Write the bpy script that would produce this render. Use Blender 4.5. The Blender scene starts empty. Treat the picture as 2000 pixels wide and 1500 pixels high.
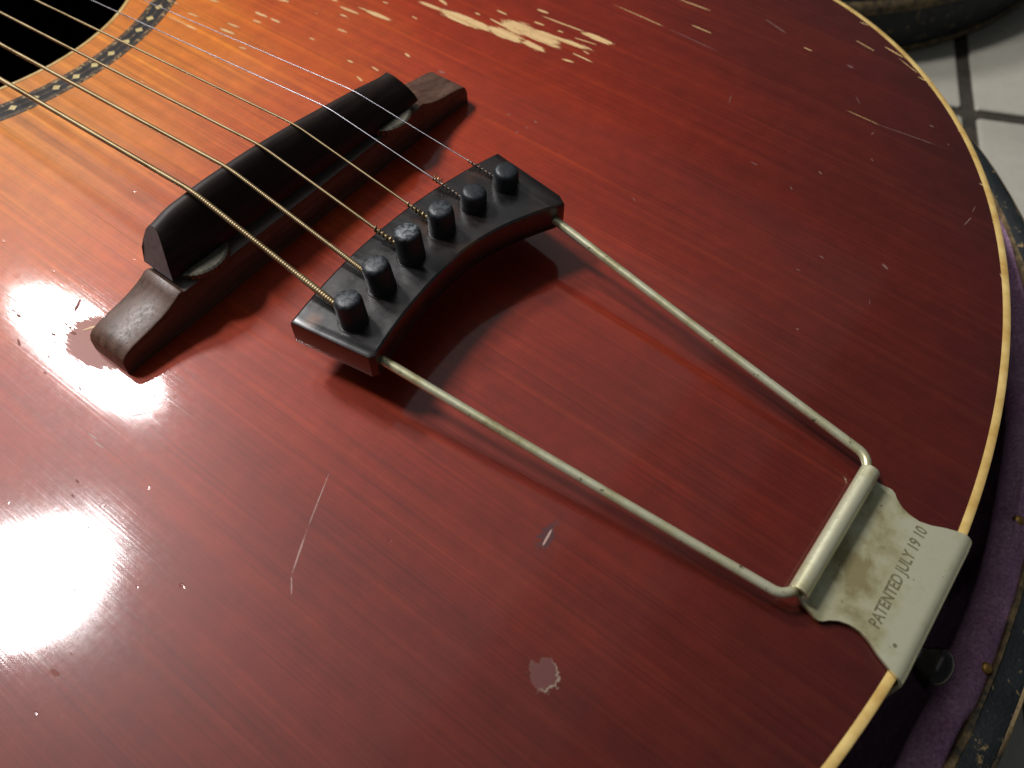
import bpy, bmesh, math, random
from mathutils import Vector, Matrix, noise
random.seed(7)
S = 0.001                                   # everything below is written in millimetres
scene = bpy.context.scene
COL = scene.collection

# ------------------------------------------------------------------ camera
cam_d = bpy.data.cameras.new('camera')
cam = bpy.data.objects.new('camera', cam_d); COL.objects.link(cam)
CAM_POS = Vector((142.578, -98.067, 159.673))
FWD = Vector((-0.3419, 0.4508, -0.8245)).normalized()
UPV = Vector((-0.4987, 0.6559, 0.5665))
zc = -FWD; xc_ = UPV.cross(zc).normalized(); yc = zc.cross(xc_)
cam.matrix_world = Matrix.Translation(CAM_POS * S) @ Matrix((xc_, yc, zc)).transposed().to_4x4()
cam_d.sensor_width = 36.0
cam_d.lens = 18.0 / math.tan(math.radians(61.6355 / 2))
cam_d.clip_start = 0.005; cam_d.clip_end = 50
cam_d.dof.use_dof = True
cam_d.dof.focus_distance = 0.205
cam_d.dof.aperture_fstop = 16.0
scene.camera = cam

# ------------------------------------------------------------------ light: dim room, two round ceiling lamps, one wide pale ceiling panel
w = bpy.data.worlds.new('World'); scene.world = w; w.use_nodes = True
bg = w.node_tree.nodes['Background']
bg.inputs['Color'].default_value = (0.86, 0.93, 1.0, 1); bg.inputs['Strength'].default_value = 0.05

def area(name, loc, shape, sx, sy, watts, col, target=(20, 0, 0)):
    d = bpy.data.lights.new(name, 'AREA'); d.shape = shape; d.size = sx
    if shape in ('RECTANGLE', 'ELLIPSE'): d.size_y = sy
    d.energy = watts; d.color = col
    o = bpy.data.objects.new(name, d); COL.objects.link(o)
    o.location = Vector(loc)
    dirv = Vector(target) * S - Vector(loc)
    o.rotation_euler = dirv.to_track_quat('-Z', 'Y').to_euler()
    return o
area('ceiling_lamp', (-1.40, -0.31, 2.0), 'DISK', 0.38, 0, 36, (1.0, 0.965, 0.96), (27, -105, 0))
area('ceiling_lamp', (-1.88, 0.33, 2.0), 'DISK', 0.38, 0, 36, (1.0, 0.965, 0.96), (0, -60, 0))
for loc, sx, sy, wt in (((-1.60, 0.40, 2.2), 2.8, 3.2, 4.6), ((-1.7, 0.6, 2.6), 3.8, 5.0, 5.0)):
    pan = area('lit_ceiling', loc, 'RECTANGLE', sx, sy, wt, (1.0, 0.97, 0.95))
    pan.rotation_euler = (0, 0, 0)

scene.view_settings.view_transform = 'Standard'
scene.view_settings.look = 'None'
scene.view_settings.exposure = 0.0
scene.view_settings.gamma = 1.0
scene.view_settings.use_curve_mapping = False
scene.render.engine = 'CYCLES'
scene.cycles.transparent_max_bounces = 48
# ------------------------------------------------------------------ helpers
def tag(o, label=None, cat=None, group=None, kind=None):
    if label: o['label'] = label
    if cat: o['category'] = cat
    if group: o['group'] = group
    if kind: o['kind'] = kind
    return o

def obj(name, verts, faces, mat, parent=None, smooth=True, auto=None):
    me = bpy.data.meshes.new(name)
    me.from_pydata([tuple(c * S for c in v) for v in verts], [], faces)
    me.update()
    bm = bmesh.new(); bm.from_mesh(me)
    bmesh.ops.recalc_face_normals(bm, faces=bm.faces)
    if smooth:
        for f in bm.faces: f.smooth = True
        lim = math.radians(auto if auto else 40)
        for e in bm.edges:
            if len(e.link_faces) == 2 and e.calc_face_angle(0) > lim: e.smooth = False
    bm.to_mesh(me); bm.free()
    if mat: me.materials.append(mat)
    o = bpy.data.objects.new(name, me); COL.objects.link(o)
    if parent: o.parent = parent
    return o

def bm_obj(name, bm, mat, parent=None, auto=40):
    bmesh.ops.recalc_face_normals(bm, faces=bm.faces)
    lim = math.radians(auto)
    for f in bm.faces: f.smooth = True
    for e in bm.edges:
        if len(e.link_faces) == 2 and e.calc_face_angle(0) > lim: e.smooth = False
    bmesh.ops.scale(bm, vec=(S, S, S), verts=bm.verts)
    me = bpy.data.meshes.new(name); bm.to_mesh(me); bm.free()
    if mat: me.materials.append(mat)
    o = bpy.data.objects.new(name, me); COL.objects.link(o)
    if parent: o.parent = parent
    return o

def empty(name, loc=(0, 0, 0)):
    o = bpy.data.objects.new(name, None); COL.objects.link(o)
    o.location = Vector(loc) * S; o.empty_display_size = 0.02
    return o

def loft(loops, closed=True, caps=True):
    """rings of equal length -> verts, faces"""
    n = len(loops[0]); v = [p for L in loops for p in L]; f = []
    for i in range(len(loops) - 1):
        for j in range(n if closed else n - 1):
            k = (j + 1) % n
            f.append((i * n + j, i * n + k, (i + 1) * n + k, (i + 1) * n + j))
    if caps:
        f.append(tuple(range(n - 1, -1, -1)))
        f.append(tuple((len(loops) - 1) * n + j for j in range(n)))
    return v, f

def sweep(path, radii, seg=10, caps=True):
    """round tube along a list of Vectors"""
    path = [Vector(p) for p in path]; loops = []
    t0 = (path[1] - path[0]).normalized()
    up = Vector((0, 0, 1)) if abs(t0.z) < 0.9 else Vector((1, 0, 0))
    nrm = t0.cross(up).normalized()
    for i, p in enumerate(path):
        if i == 0: t = path[1] - path[0]
        elif i == len(path) - 1: t = path[-1] - path[-2]
        else: t = (path[i + 1] - path[i - 1])
        t.normalize()
        nrm = (nrm - t * nrm.dot(t)).normalized(); b = t.cross(nrm)
        r = radii[i] if hasattr(radii, '__len__') else radii
        loops.append([tuple(p + (nrm * math.cos(a) + b * math.sin(a)) * r) for a in [2 * math.pi * k / seg for k in range(seg)]])
    return loft(loops, True, caps)

def interp(x, xs, ys):
    if x <= xs[0]: return ys[0]
    for i in range(len(xs) - 1):
        if x <= xs[i + 1]:
            return ys[i] + (ys[i + 1] - ys[i]) * (x - xs[i]) / (xs[i + 1] - xs[i])
    return ys[-1]

# ------------------------------------------------------------------ node materials
class NT:
    def __init__(self, name):
        self.m = bpy.data.materials.new(name); self.m.use_nodes = True
        self.t = self.m.node_tree; self.N = self.t.nodes; self.L = self.t.links
        self.b = self.N['Principled BSDF']
    def n(self, typ, **kw):
        x = self.N.new(typ)
        for k, v in kw.items(): setattr(x, k, v)
        return x
    def put(self, sock, v):
        if isinstance(v, bpy.types.NodeSocket): self.L.new(v, sock)
        else: sock.default_value = v
    def math(self, op, a, b=0.0, c=0.0, clamp=False):
        x = self.n('ShaderNodeMath', operation=op, use_clamp=clamp)
        self.put(x.inputs[0], a); self.put(x.inputs[1], b); self.put(x.inputs[2], c); return x.outputs[0]
    def vmath(self, op, a, b=(0, 0, 0), out=0):
        x = self.n('ShaderNodeVectorMath', operation=op)
        self.put(x.inputs[0], a); self.put(x.inputs[1], b); return x.outputs['Value' if op in ('LENGTH', 'DISTANCE', 'DOT_PRODUCT') else 'Vector']
    def coord(self):                         # object space, in millimetres
        tc = self.n('ShaderNodeTexCoord')
        x = self.n('ShaderNodeVectorMath', operation='SCALE'); self.L.new(tc.outputs['Object'], x.inputs[0]); x.inputs['Scale'].default_value = 1000
        return x.outputs[0]
    def map(self, v, loc=(0, 0, 0), rot=0.0, scale=(1, 1, 1), typ='POINT'):
        x = self.n('ShaderNodeMapping', vector_type=typ); self.L.new(v, x.inputs[0])
        x.inputs['Location'].default_value = loc; x.inputs['Rotation'].default_value = (0, 0, rot); x.inputs['Scale'].default_value = scale
        return x.outputs[0]
    def noise(self, v, scale, detail=3, rough=0.55, dist=0.0, color=False):
        x = self.n('ShaderNodeTexNoise'); self.L.new(v, x.inputs['Vector'])
        x.inputs['Scale'].default_value = scale; x.inputs['Detail'].default_value = detail
        x.inputs['Roughness'].default_value = rough; x.inputs['Distortion'].default_value = dist
        return x.outputs['Color' if color else 'Fac']
    def ramp(self, f, stops, interp='LINEAR'):
        x = self.n('ShaderNodeValToRGB'); self.put(x.inputs[0], f); r = x.color_ramp; r.interpolation = interp
        while len(r.elements) < len(stops): r.elements.new(0.5)
        for e, (p, c) in zip(r.elements, stops):
            e.position = p; e.color = (c, c, c, 1) if isinstance(c, (int, float)) else (*c, 1)
        return x.outputs[0]
    def mix(self, f, a, b, mode='MIX'):
        x = self.n('ShaderNodeMix', data_type='RGBA', blend_type=mode)
        self.put(x.inputs[0], f)
        for s, v in ((x.inputs[6], a), (x.inputs[7], b)):
            self.put(s, (*v, 1) if isinstance(v, tuple) and len(v) == 3 else v)
        return x.outputs[2]
    def mixf(self, f, a, b):
        x = self.n('ShaderNodeMix', data_type='FLOAT'); self.put(x.inputs[0], f); self.put(x.inputs[2], a); self.put(x.inputs[3], b); return x.outputs[0]
    def bump(self, h, dist, strength=1.0, normal=None):
        x = self.n('ShaderNodeBump'); self.put(x.inputs['Height'], h)
        x.inputs['Distance'].default_value = dist * S; x.inputs['Strength'].default_value = strength
        if normal: self.L.new(normal, x.inputs['Normal'])
        return x.outputs[0]
    def set(self, **kw):
        names = {'color': 'Base Color', 'rough': 'Roughness', 'metal': 'Metallic', 'spec': 'Specular IOR Level', 'coat': 'Coat Weight', 'coat_rough': 'Coat Roughness',
                 'normal': 'Normal', 'coat_normal': 'Coat Normal', 'sheen': 'Sheen Weight', 'sheen_rough': 'Sheen Roughness', 'sheen_tint': 'Sheen Tint', 'sub': 'Subsurface Weight', 'aniso': 'Anisotropic'}
        for k, v in kw.items():
            if isinstance(v, tuple) and len(v) == 3: v = (*v, 1)
            self.put(self.b.inputs[names[k]], v)
        return self.m

BARE= [(-35.1,92.5,0.07,5.13,0.78),(-21.7,93.1,0.04,10.6,2.14),(-16.1,93.4,-0.01,5.42,1.47),(-6.5,94.9,0.02,6.94,2.09),(-5.0,100.1,0.09,7.23,2.84),(3.0,99.6,0.03,9.04,1.37),(4.1,100.9,-0.04,5.97,1.95),(4.2,95.3,-0.03,5.02,1.14),(8.7,103.5,0.11,11.14,1.03),(4.6,111.1,0.08,7.79,0.67),(17.5,111.2,0.04,6.11,1.24),(16.8,95.7,0.15,1.71,0.87),(19.3,99.8,-0.02,3.14,0.6),(-14.7,104.0,0.0,1.8,0.72),(-5.0,112.8,0.13,1.84,0.97),(-33.7,96.8,-0.25,1.85,0.89),(-20.5,98.4,-0.06,0.96,0.61),(-12.1,98.4,-0.12,3.48,0.66),(-1.7,106.4,0.08,1.66,0.79),(15.8,107.7,0.16,3.64,0.48),(18.8,102.8,-0.16,1.18,0.5),(17.8,105.1,-0.07,1.75,0.43),(6.1,107.0,0.18,0.97,0.67),(-92.4,41.8,0.15,2.41,0.64),(-87.6,36.9,0.06,2.03,0.65),(-76.8,42.3,0.11,2.58,0.95),(-77.6,45.7,0.09,2.11,0.75),(-75.0,55.2,0.11,2.24,0.93),(-68.7,55.7,0.04,1.99,0.82),(-73.1,51.8,0.17,1.47,0.72),(-54.2,74.4,0.08,3.43,0.89),(-45.0,78.1,0.05,5.32,0.81),(-51.1,77.7,0.05,2.08,0.59),(-53.8,71.0,0.14,1.14,0.68),(-48.5,64.7,0.09,1.67,0.71),(-52.5,55.7,0.1,1.0,0.55),(-35.0,84.2,-0.12,0.99,0.48),(-62.2,75.5,0.21,1.11,0.64),(-75.0,65.3,0.26,1.87,0.72),(-103.2,42.7,0.1,1.84,0.85),(-93.2,51.2,0.27,1.91,0.71),(-93.8,36.7,0.06,4.11,0.33),(-26.9,49.9,-0.3,1.48,0.69),(-35.1,54.4,0.07,1.14,0.72),(-23.5,67.6,-0.15,1.18,0.68),(-48.0,84.9,0.14,0.97,0.55),(-66.2,39.2,0.28,1.18,0.5),(-26.6,56.4,-0.13,1.16,0.53),(31.2,147.8,0.07,5.66,0.6),(40.2,136.8,0.01,3.63,0.56),(21.2,130.5,-0.03,11.22,0.33),(71.6,149.4,-0.01,1.16,0.45),(99.6,128.7,0.02,5.05,0.25),(84.9,163.8,-0.2,2.98,0.56),(93.3,167.0,-0.2,2.93,0.79),(100.3,162.8,-0.42,4.67,0.35),(106.2,159.4,-0.09,1.5,0.55),(79.4,175.6,0.06,1.52,0.51),(137.4,124.1,-0.02,0.65,0.32),(153.7,93.4,-0.95,1.47,0.29),(-13.0,-58.2,1.06,1.53,0.69),(-3.6,-60.5,0.02,2.22,0.39)]
SCUFF= [(40.8,129.8,-0.04,9.91,0.16),(113.5,130.3,0.17,10.04,0.15),(86.1,149.9,-0.09,1.17,0.76),(116.8,139.0,-0.05,0.7,0.7),(109.3,112.9,-0.7,0.7,0.35),(84.1,89.7,-0.03,1.23,0.29),(65.9,56.6,-0.5,0.91,0.31),(114.5,69.5,-0.08,0.65,0.29),(111.8,61.6,0.04,0.61,0.25),(139.4,107.1,1.44,2.48,0.21),(139.1,112.9,1.64,1.58,0.1),(104.7,123.9,1.5,1.03,0.37),(65.1,110.7,1.9,2.8,0.12),(94.8,135.6,-0.84,2.1,0.14),(130.4,63.5,-1.21,0.92,0.12),(123.7,134.3,-0.67,0.48,0.32),(58.3,154.2,-0.31,5.51,0.31),(128.7,77.0,-0.42,1.24,0.89),(62.0,-58.1,-1.15,7.23,0.09),(66.9,-68.5,-1.11,5.23,0.13),(70.5,-74.3,-0.78,2.26,0.1),(47.4,-91.5,-0.05,0.53,0.22),(55.1,-116.7,0.08,0.35,0.19),(15.7,-67.0,0.84,1.91,0.17),(11.9,-76.5,0.03,1.84,0.11),(14.8,-77.1,0.04,1.79,0.13),(26.6,65.9,-0.36,0.69,0.47),(26.2,62.3,-0.29,0.54,0.39),(25.0,59.0,0.0,0.71,0.48),(18.5,63.9,-0.1,0.65,0.47),(-9.7,67.4,0.28,1.31,1.15),(104.3,-35.7,1.72,2.46,0.21),(105.0,-38.5,1.88,1.75,0.29),(40.5,15.2,-0.39,0.44,0.28),(100.3,98.2,-0.54,0.82,0.45),(96.9,87.3,-0.8,0.75,0.31)]
NICK= [(-31.9,-66.0,0.16,0.73,0.26),(-29.6,-66.2,0.1,0.78,0.35),(-22.8,-71.0,-0.31,1.18,0.3),(-13.8,-69.2,-0.22,0.62,0.22),(-18.2,-64.6,0.16,0.7,0.35),(-16.1,-65.9,-0.09,0.48,0.23),(-21.1,-55.7,2.14,2.23,0.44),(-5.5,-66.3,-0.2,1.12,0.18),(-0.6,-70.4,-0.32,0.91,0.17),(-16.8,-60.9,-0.03,0.53,0.29),(-18.7,-60.8,-0.24,0.78,0.27),(-14.9,-61.5,0.16,1.05,0.35),(-27.8,-63.6,0.05,10.28,0.15),(-30.1,-62.1,0.11,3.07,0.1),(-10.7,-72.5,0.02,0.53,0.18),(14.5,-61.5,-0.15,0.33,0.18),(18.1,-85.4,-0.06,0.61,0.24),(20.2,-88.1,-0.05,0.4,0.23),(38.6,-111.9,-0.34,0.57,0.14),(47.1,-108.7,-0.16,0.43,0.17),(47.5,-112.7,0.11,1.16,0.49),(28.7,-90.6,-0.05,0.38,0.19)]


def mat_soundboard():
    t = NT('sunburst_spruce'); P = t.coord()
    flat = t.vmath('MULTIPLY', P, (1, 1, 0))
    # spruce figure: annual rings run with the strings, faint silk across them
    g1 = t.noise(t.map(flat, scale=(0.006, 0.85, 1)), 1.0, 2, 0.6)
    g2 = t.noise(t.map(flat, scale=(0.02, 2.3, 1)), 1.0, 1, 0.6)
    silk = t.noise(t.map(flat, scale=(0.16, 0.16, 1)), 1.0, 4, 0.7)
    blot = t.noise(t.map(flat, scale=(0.6, 1.5, 1)), 0.028, 3, 0.6)
    # sunburst shading of the stain: amber near the hole, cherry, then dark at the edge
    e = t.vmath('LENGTH', t.map(flat, (-128, -10, 0), 0.0, (1.06, 0.90, 1), 'TEXTURE'))
    d = t.math('ADD', e, t.math('MULTIPLY', t.math('SUBTRACT', blot, 0.5), 60))
    d = t.math('ADD', d, t.math('MULTIPLY', t.math('SUBTRACT', g1, 0.5), 26))
    f = t.math('DIVIDE', d, 330)
    burst = t.ramp(f, [(0.00, (0.78, 0.270, 0.022)), (0.18, (0.76, 0.205, 0.014)), (0.29, (0.60, 0.100, 0.009)), (0.41, (0.40, 0.038, 0.008)), (0.57, (0.235, 0.0195, 0.0065)), (0.75, (0.108, 0.0110, 0.0062)), (0.92, (0.042, 0.0072, 0.0062))])
    grain = t.ramp(t.math('ADD', t.math('MULTIPLY', g1, 0.5), t.math('MULTIPLY', g2, 0.5)), [(0.30, 0.66), (0.50, 0.97), (0.70, 1.12)])
    streak = t.ramp(t.noise(t.map(flat, scale=(0.0045, 0.42, 1)), 1.0, 2, 0.55), [(0.50, 0.0), (0.72, 1.0)])
    burst = t.mix(streak, burst, t.mix(1.0, burst, (1.22, 1.42, 1.15), 'MULTIPLY'))
    col = t.mix(1.0, burst, grain, 'MULTIPLY')
    col = t.mix(1.0, col, t.ramp(silk, [(0.30, 0.86), (0.5, 0.98), (0.70, 1.12)]), 'MULTIPLY')
    # small random flecks through the finish on the treble side near the hole
    fl = t.noise(t.map(flat, scale=(0.22, 0.95, 1)), 1.0, 1, 0.5)
    flm = t.vmath('LENGTH', t.map(flat, (-66, 66, 0), 0.55, (60, 24, 1), 'TEXTURE'))
    thr = t.math('ADD', 0.755, t.math('MULTIPLY', t.math('MINIMUM', flm, 2.0), 0.09))
    fleck = t.math('MULTIPLY', t.math('SUBTRACT', fl, thr), 20, clamp=True)
    # ragged chipping beside the binding on the treble side
    at = t.n('ShaderNodeAttribute', attribute_name='edge_mm')
    en = t.noise(flat, 0.55, 3, 0.7)
    chm = t.vmath('LENGTH', t.map(flat, (100, 165, 0), -0.75, (34, 14, 1), 'TEXTURE'))
    chip = t.math('MULTIPLY', t.math('SUBTRACT', t.math('MULTIPLY', t.math('SUBTRACT', en, t.math('ADD', 0.53, t.math('MULTIPLY', t.math('MINIMUM', chm, 2.5), 0.05))), 4.0), at.outputs['Fac']), 4.0, clamp=True)
    allbare = t.math('MAXIMUM', t.math('MULTIPLY', fleck, 0.7), chip)
    # dust and nicks
    nick = t.noise(t.map(flat, scale=(0.42, 0.6, 1)), 1.0, 1, 0.4)
    dust = t.math('MULTIPLY', t.math('SUBTRACT', nick, 0.835), 22, clamp=True)
    pit = t.math('MULTIPLY', t.math('SUBTRACT', 0.225, nick), 14, clamp=True)
    # dried drop with a pale crust on the bass side, gouge near the frame rod
    jagc = t.vmath('SUBTRACT', t.noise(flat, 0.5, 3, 0.6, color=True), (0.5, 0.5, 0.5))
    jag3 = t.vmath('ADD', flat, t.vmath('MULTIPLY', jagc, (5.0, 5.0, 0)))
    rd = t.vmath('LENGTH', t.map(jag3, (119.7, -58.1, 0), 0, (2.95, 2.95, 1000), 'TEXTURE'))
    drop = t.math('MULTIPLY', t.math('SUBTRACT', 1.0, rd), 8, clamp=True)
    ringm = t.math('SUBTRACT', 1.0, t.math('MULTIPLY', t.math('ABSOLUTE', t.math('SUBTRACT', rd, 0.97)), 9), clamp=True)
    ringm = t.math('MULTIPLY', ringm, t.ramp(t.vmath('DOT_PRODUCT', t.vmath('SUBTRACT', flat, (119.7, -58.1, 0)), (0.25, 0.05, 0)), [(0.0, 0.12), (0.4, 0.85)]))
    gd = t.vmath('LENGTH', t.map(jag3, (104.2, -35.2, 0), 1.75, (4.0, 1.35, 1000), 'TEXTURE'))
    gouge = t.math('MULTIPLY', t.math('SUBTRACT', 1.0, gd), 4, clamp=True)
    # old glue and lost lacquer round the bass foot of the bridge
    jag4 = t.vmath('ADD', flat, t.vmath('MULTIPLY', t.vmath('SUBTRACT', t.noise(t.map(flat, scale=(0.35, 1.4, 1)), 1.0, 2, 0.6, color=True), (0.5, 0.5, 0.5)), (7.0, 3.0, 0)))
    fd = t.vmath('LENGTH', t.map(jag4, (-6.6, -58.4, 0), 0.25, (10.5, 7.6, 1000), 'TEXTURE'))
    foot = t.math('MULTIPLY', t.math('SUBTRACT', 1.0, fd), 12, clamp=True)
    col = t.mix(t.math('MULTIPLY', foot, 0.75), col, (0.27, 0.085, 0.055))
    col = t.mix(drop, col, (0.14, 0.048, 0.043)); col = t.mix(t.math('MULTIPLY', gouge, 0.8), col, (0.075, 0.035, 0.038))
    col = t.mix(t.math('MULTIPLY', dust, 0.5), col, (0.50, 0.36, 0.32))
    col = t.mix(ringm, col, (0.40, 0.35, 0.26))
    col = t.mix(allbare, col, t.mix(g1, (0.78, 0.50, 0.20), (0.90, 0.64, 0.29)))
    # lacquer: glossy but checked and hazed
    dull = t.math('MAXIMUM', t.math('MAXIMUM', allbare, foot), t.math('MAXIMUM', gouge, drop))
    crg = t.mixf(dull, t.ramp(t.math('ADD', t.math('MULTIPLY', blot, 0.6), t.math('MULTIPLY', en, 0.4)), [(0.35, CR0), (0.65, CR1)]), 0.55)
    hair = t.ramp(t.noise(t.map(flat, rot=0.75, scale=(0.03, 1.7, 1)), 1.0, 2, 0.5), [(0.60, 0.0), (0.74, 0.03)])
    crg = t.math('ADD', crg, hair)
    h = t.math('ADD', t.math('MULTIPLY', g2, 0.40), t.math('MULTIPLY', en, 0.30))
    h = t.math('SUBTRACT', h, t.math('MULTIPLY', pit, 2.5))
    nb = t.bump(h, 0.013, 1.0)
    return t.set(color=col, rough=0.42, spec=0.26, coat=t.mixf(dull, 1.0, 0.2), coat_rough=crg, normal=nb, coat_normal=nb)
CR0, CR1 = 0.055, 0.105

def mat_wear(name, c1, c2, strength, jx, jy, fx, fy, soft, coat):
    # finish worn through: shows only inside a ragged outline ('rad' = 1 at the rim of the mark)
    t = NT(name); P = t.coord(); flat = t.vmath('MULTIPLY', P, (1, 1, 0))
    at = t.n('ShaderNodeAttribute', attribute_name='rad')
    n1 = t.noise(t.map(flat, scale=(fx, fy, 1)), 1.0, 4, 0.65)
    d = t.math('ADD', at.outputs['Fac'], t.math('MULTIPLY', t.math('SUBTRACT', n1, 0.5), jx))
    n2 = t.noise(flat, 1.6, 3, 0.6)
    d = t.math('ADD', d, t.math('MULTIPLY', t.math('SUBTRACT', n2, 0.5), jy))
    al = t.math('MULTIPLY', t.math('MULTIPLY', t.math('SUBTRACT', 1.0, d), soft, clamp=True), strength)
    g = t.noise(t.map(flat, scale=(0.03, 1.6, 1)), 1.0, 3)
    t.set(color=t.ramp(g, [(0.3, c1), (0.7, c2)]), rough=0.6, spec=0.3, coat=coat, coat_rough=0.3)
    t.put(t.b.inputs['Alpha'], al)
    return t.m

def mat_simple(name, c1, c2, scale, rough=(0.4, 0.5), metal=0.0, bump=0.0, spec=0.5, stretch=(1, 1, 1), coat=0.0, detail=4):
    t = NT(name); P = t.map(t.coord(), scale=stretch)
    f = t.noise(P, scale, detail, 0.6)
    col = t.ramp(f, [(0.32, c1), (0.68, c2)])
    kw = dict(color=col, rough=t.ramp(f, [(0.3, rough[0]), (0.7, rough[1])]), metal=metal, spec=spec, coat=coat)
    if bump: kw['normal'] = t.bump(t.noise(P, scale * 2.5, 3, 0.6), bump)
    return t.set(**kw)

def mat_nickel(name, metal, stain):
    """old nickel plate: pale grey green, brown where the plating has gone, small black corrosion spots"""
    t = NT(name); P = t.coord()
    a = t.noise(P, 0.13, 5, 0.6); b = t.noise(P, 0.9, 4, 0.65); s = t.noise(P, 0.75 if stain else 0.5, 3, 0.6)
    sx = t.n('ShaderNodeSeparateXYZ'); t.L.new(P, sx.inputs[0])
    # plating is thinnest beside the barrel
    side = t.math('MULTIPLY', t.math('SUBTRACT', 164.0, sx.outputs[0]), 0.018)
    side = t.math('MULTIPLY', t.math('MINIMUM', t.math('MAXIMUM', side, -0.12), 0.10), t.math('SUBTRACT', t.math('MULTIPLY', t.math('GREATER_THAN', sx.outputs[0], 152.2), 2.0), 1.0))
    k = t.math('ADD', a, side) if stain else a
    col = t.ramp(k, [(0.42, (0.84, 0.83, 0.58)), (0.56, (0.72, 0.69, 0.42)), (0.70, (0.47, 0.40, 0.20))])
    col = t.mix(t.math('MULTIPLY', t.math('SUBTRACT', b, 0.56), 1.0, clamp=True), col, (0.30, 0.27, 0.14))
    sp = t.math('MULTIPLY', t.math('SUBTRACT', s, 0.70 if stain else 0.635), 14, clamp=True)
    col = t.mix(t.math('MULTIPLY', sp, 0.85), col, (0.05, 0.046, 0.022))
    return t.set(color=col, metal=metal, rough=t.math('ADD', t.ramp(b, [(0.3, 0.27), (0.7, 0.40)]), t.math('MULTIPLY', sp, 0.3)), normal=t.bump(b, 0.012), spec=0.6)

def mat_celluloid():
    t = NT('black_brown_celluloid'); P = t.coord()
    a = t.noise(P, 0.085, 3, 0.5)
    col = t.ramp(a, [(0.40, (0.0045, 0.0042, 0.0042)), (0.58, (0.012, 0.006, 0.0048)), (0.74, (0.06, 0.024, 0.009))])
    warm = t.math('SUBTRACT', 1.0, t.vmath('LENGTH', t.map(P, (38.5, -31.5, 15), 0.1, (2.4, 2.6, 60), 'TEXTURE')), clamp=True)
    col = t.mix(t.math('MULTIPLY', warm, t.noise(P, 0.5, 3)), col, (0.34, 0.13, 0.04))
    b = t.noise(P, 0.35, 4, 0.6)
    sc = t.math('MULTIPLY', t.math('SUBTRACT', t.noise(t.map(P, rot=0.5, scale=(0.5, 1.6, 1)), 1.0, 2), 0.76), 16, clamp=True)
    col = t.mix(t.math('MULTIPLY', sc, 0.3), col, (0.3, 0.27, 0.25))
    return t.set(color=col, rough=t.ramp(b, [(0.3, 0.24), (0.7, 0.34)]), spec=0.9, normal=t.bump(t.noise(P, 0.12, 2), 0.12), coat=0.35, coat_rough=0.22)

def mat_pin():
    t = NT('worn_black_pin'); P = t.coord()
    geo = t.n('ShaderNodeNewGeometry'); sx = t.n('ShaderNodeSeparateXYZ'); t.L.new(t.n('ShaderNodeTexCoord').outputs['Object'], sx.inputs[0])
    a = t.noise(P, 0.9, 3, 0.6); oi = t.n('ShaderNodeAttribute', attribute_type='OBJECT', attribute_name='wear')
    top = t.math('MULTIPLY', t.math('SUBTRACT', t.math('MULTIPLY', sx.outputs[2], 1000), -1.0), 0.9, clamp=True)
    scr = t.math('MULTIPLY', t.math('MULTIPLY', top, oi.outputs['Fac']), t.ramp(a, [(0.42, 0.0), (0.58, 1.0)]))
    col = t.mix(scr, t.ramp(a, [(0.3, (0.012, 0.015, 0.018)), (0.7, (0.020, 0.025, 0.030))]), (0.22, 0.25, 0.27))
    return t.set(color=col, rough=0.45, spec=0.5, normal=t.bump(a, 0.10))

def mat_rosewood():
    t = NT('rosewood'); P = t.coord()
    a = t.noise(t.map(P, scale=(0.5, 0.045, 0.5)), 1.0, 4, 0.65); p = t.noise(t.map(P, scale=(2.6, 0.6, 2.6)), 1.0, 2, 0.5)
    col = t.ramp(a, [(0.3, (0.065, 0.032, 0.021)), (0.55, (0.135, 0.072, 0.049)), (0.75, (0.20, 0.118, 0.084))])
    pore = t.math('MULTIPLY', t.math('SUBTRACT', p, 0.62), 8, clamp=True)
    col = t.mix(pore, col, (0.012, 0.006, 0.005))
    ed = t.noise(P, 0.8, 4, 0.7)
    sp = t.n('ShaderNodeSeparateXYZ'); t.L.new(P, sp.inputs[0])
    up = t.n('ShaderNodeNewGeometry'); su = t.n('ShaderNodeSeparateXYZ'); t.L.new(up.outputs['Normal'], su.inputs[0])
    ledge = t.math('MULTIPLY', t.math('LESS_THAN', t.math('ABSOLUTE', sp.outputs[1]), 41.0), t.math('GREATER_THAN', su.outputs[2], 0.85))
    col = t.mix(t.math('MULTIPLY', ledge, t.ramp(ed, [(0.3, 0.55), (0.7, 0.9)])), col, (0.20, 0.175, 0.155))      # light on the ledge under the saddle, painted in as paler grey
    return t.set(color=col, rough=t.ramp(ed, [(0.3, 0.33), (0.7, 0.5)]), spec=0.45, normal=t.bump(t.math('SUBTRACT', t.math('MULTIPLY', ed, 0.6), pore), 0.022))

def mat_ebony():
    t = NT('ebony'); P = t.coord(); q = t.noise(t.map(P, scale=(1, 0.08, 1)), 0.6, 4, 0.6); c = t.noise(P, 0.7, 4, 0.65)
    su = t.n('ShaderNodeSeparateXYZ'); t.L.new(t.n('ShaderNodeNewGeometry').outputs['True Normal'], su.inputs[0])
    end = t.math('GREATER_THAN', t.math('ABSOLUTE', su.outputs[1]), 0.62)          # end facets painted grey for the light they catch
    col = t.ramp(q, [(0.32, (0.011, 0.0070, 0.0056)), (0.68, (0.032, 0.0195, 0.0150))])
    col = t.mix(end, col, t.ramp(c, [(0.3, (0.09, 0.092, 0.097)), (0.7, (0.15, 0.15, 0.155))]))
    return t.set(color=col, rough=t.mixf(end, 0.5, 0.42), spec=t.mixf(end, 0.3, 0.6), normal=t.bump(c, 0.03))

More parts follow.
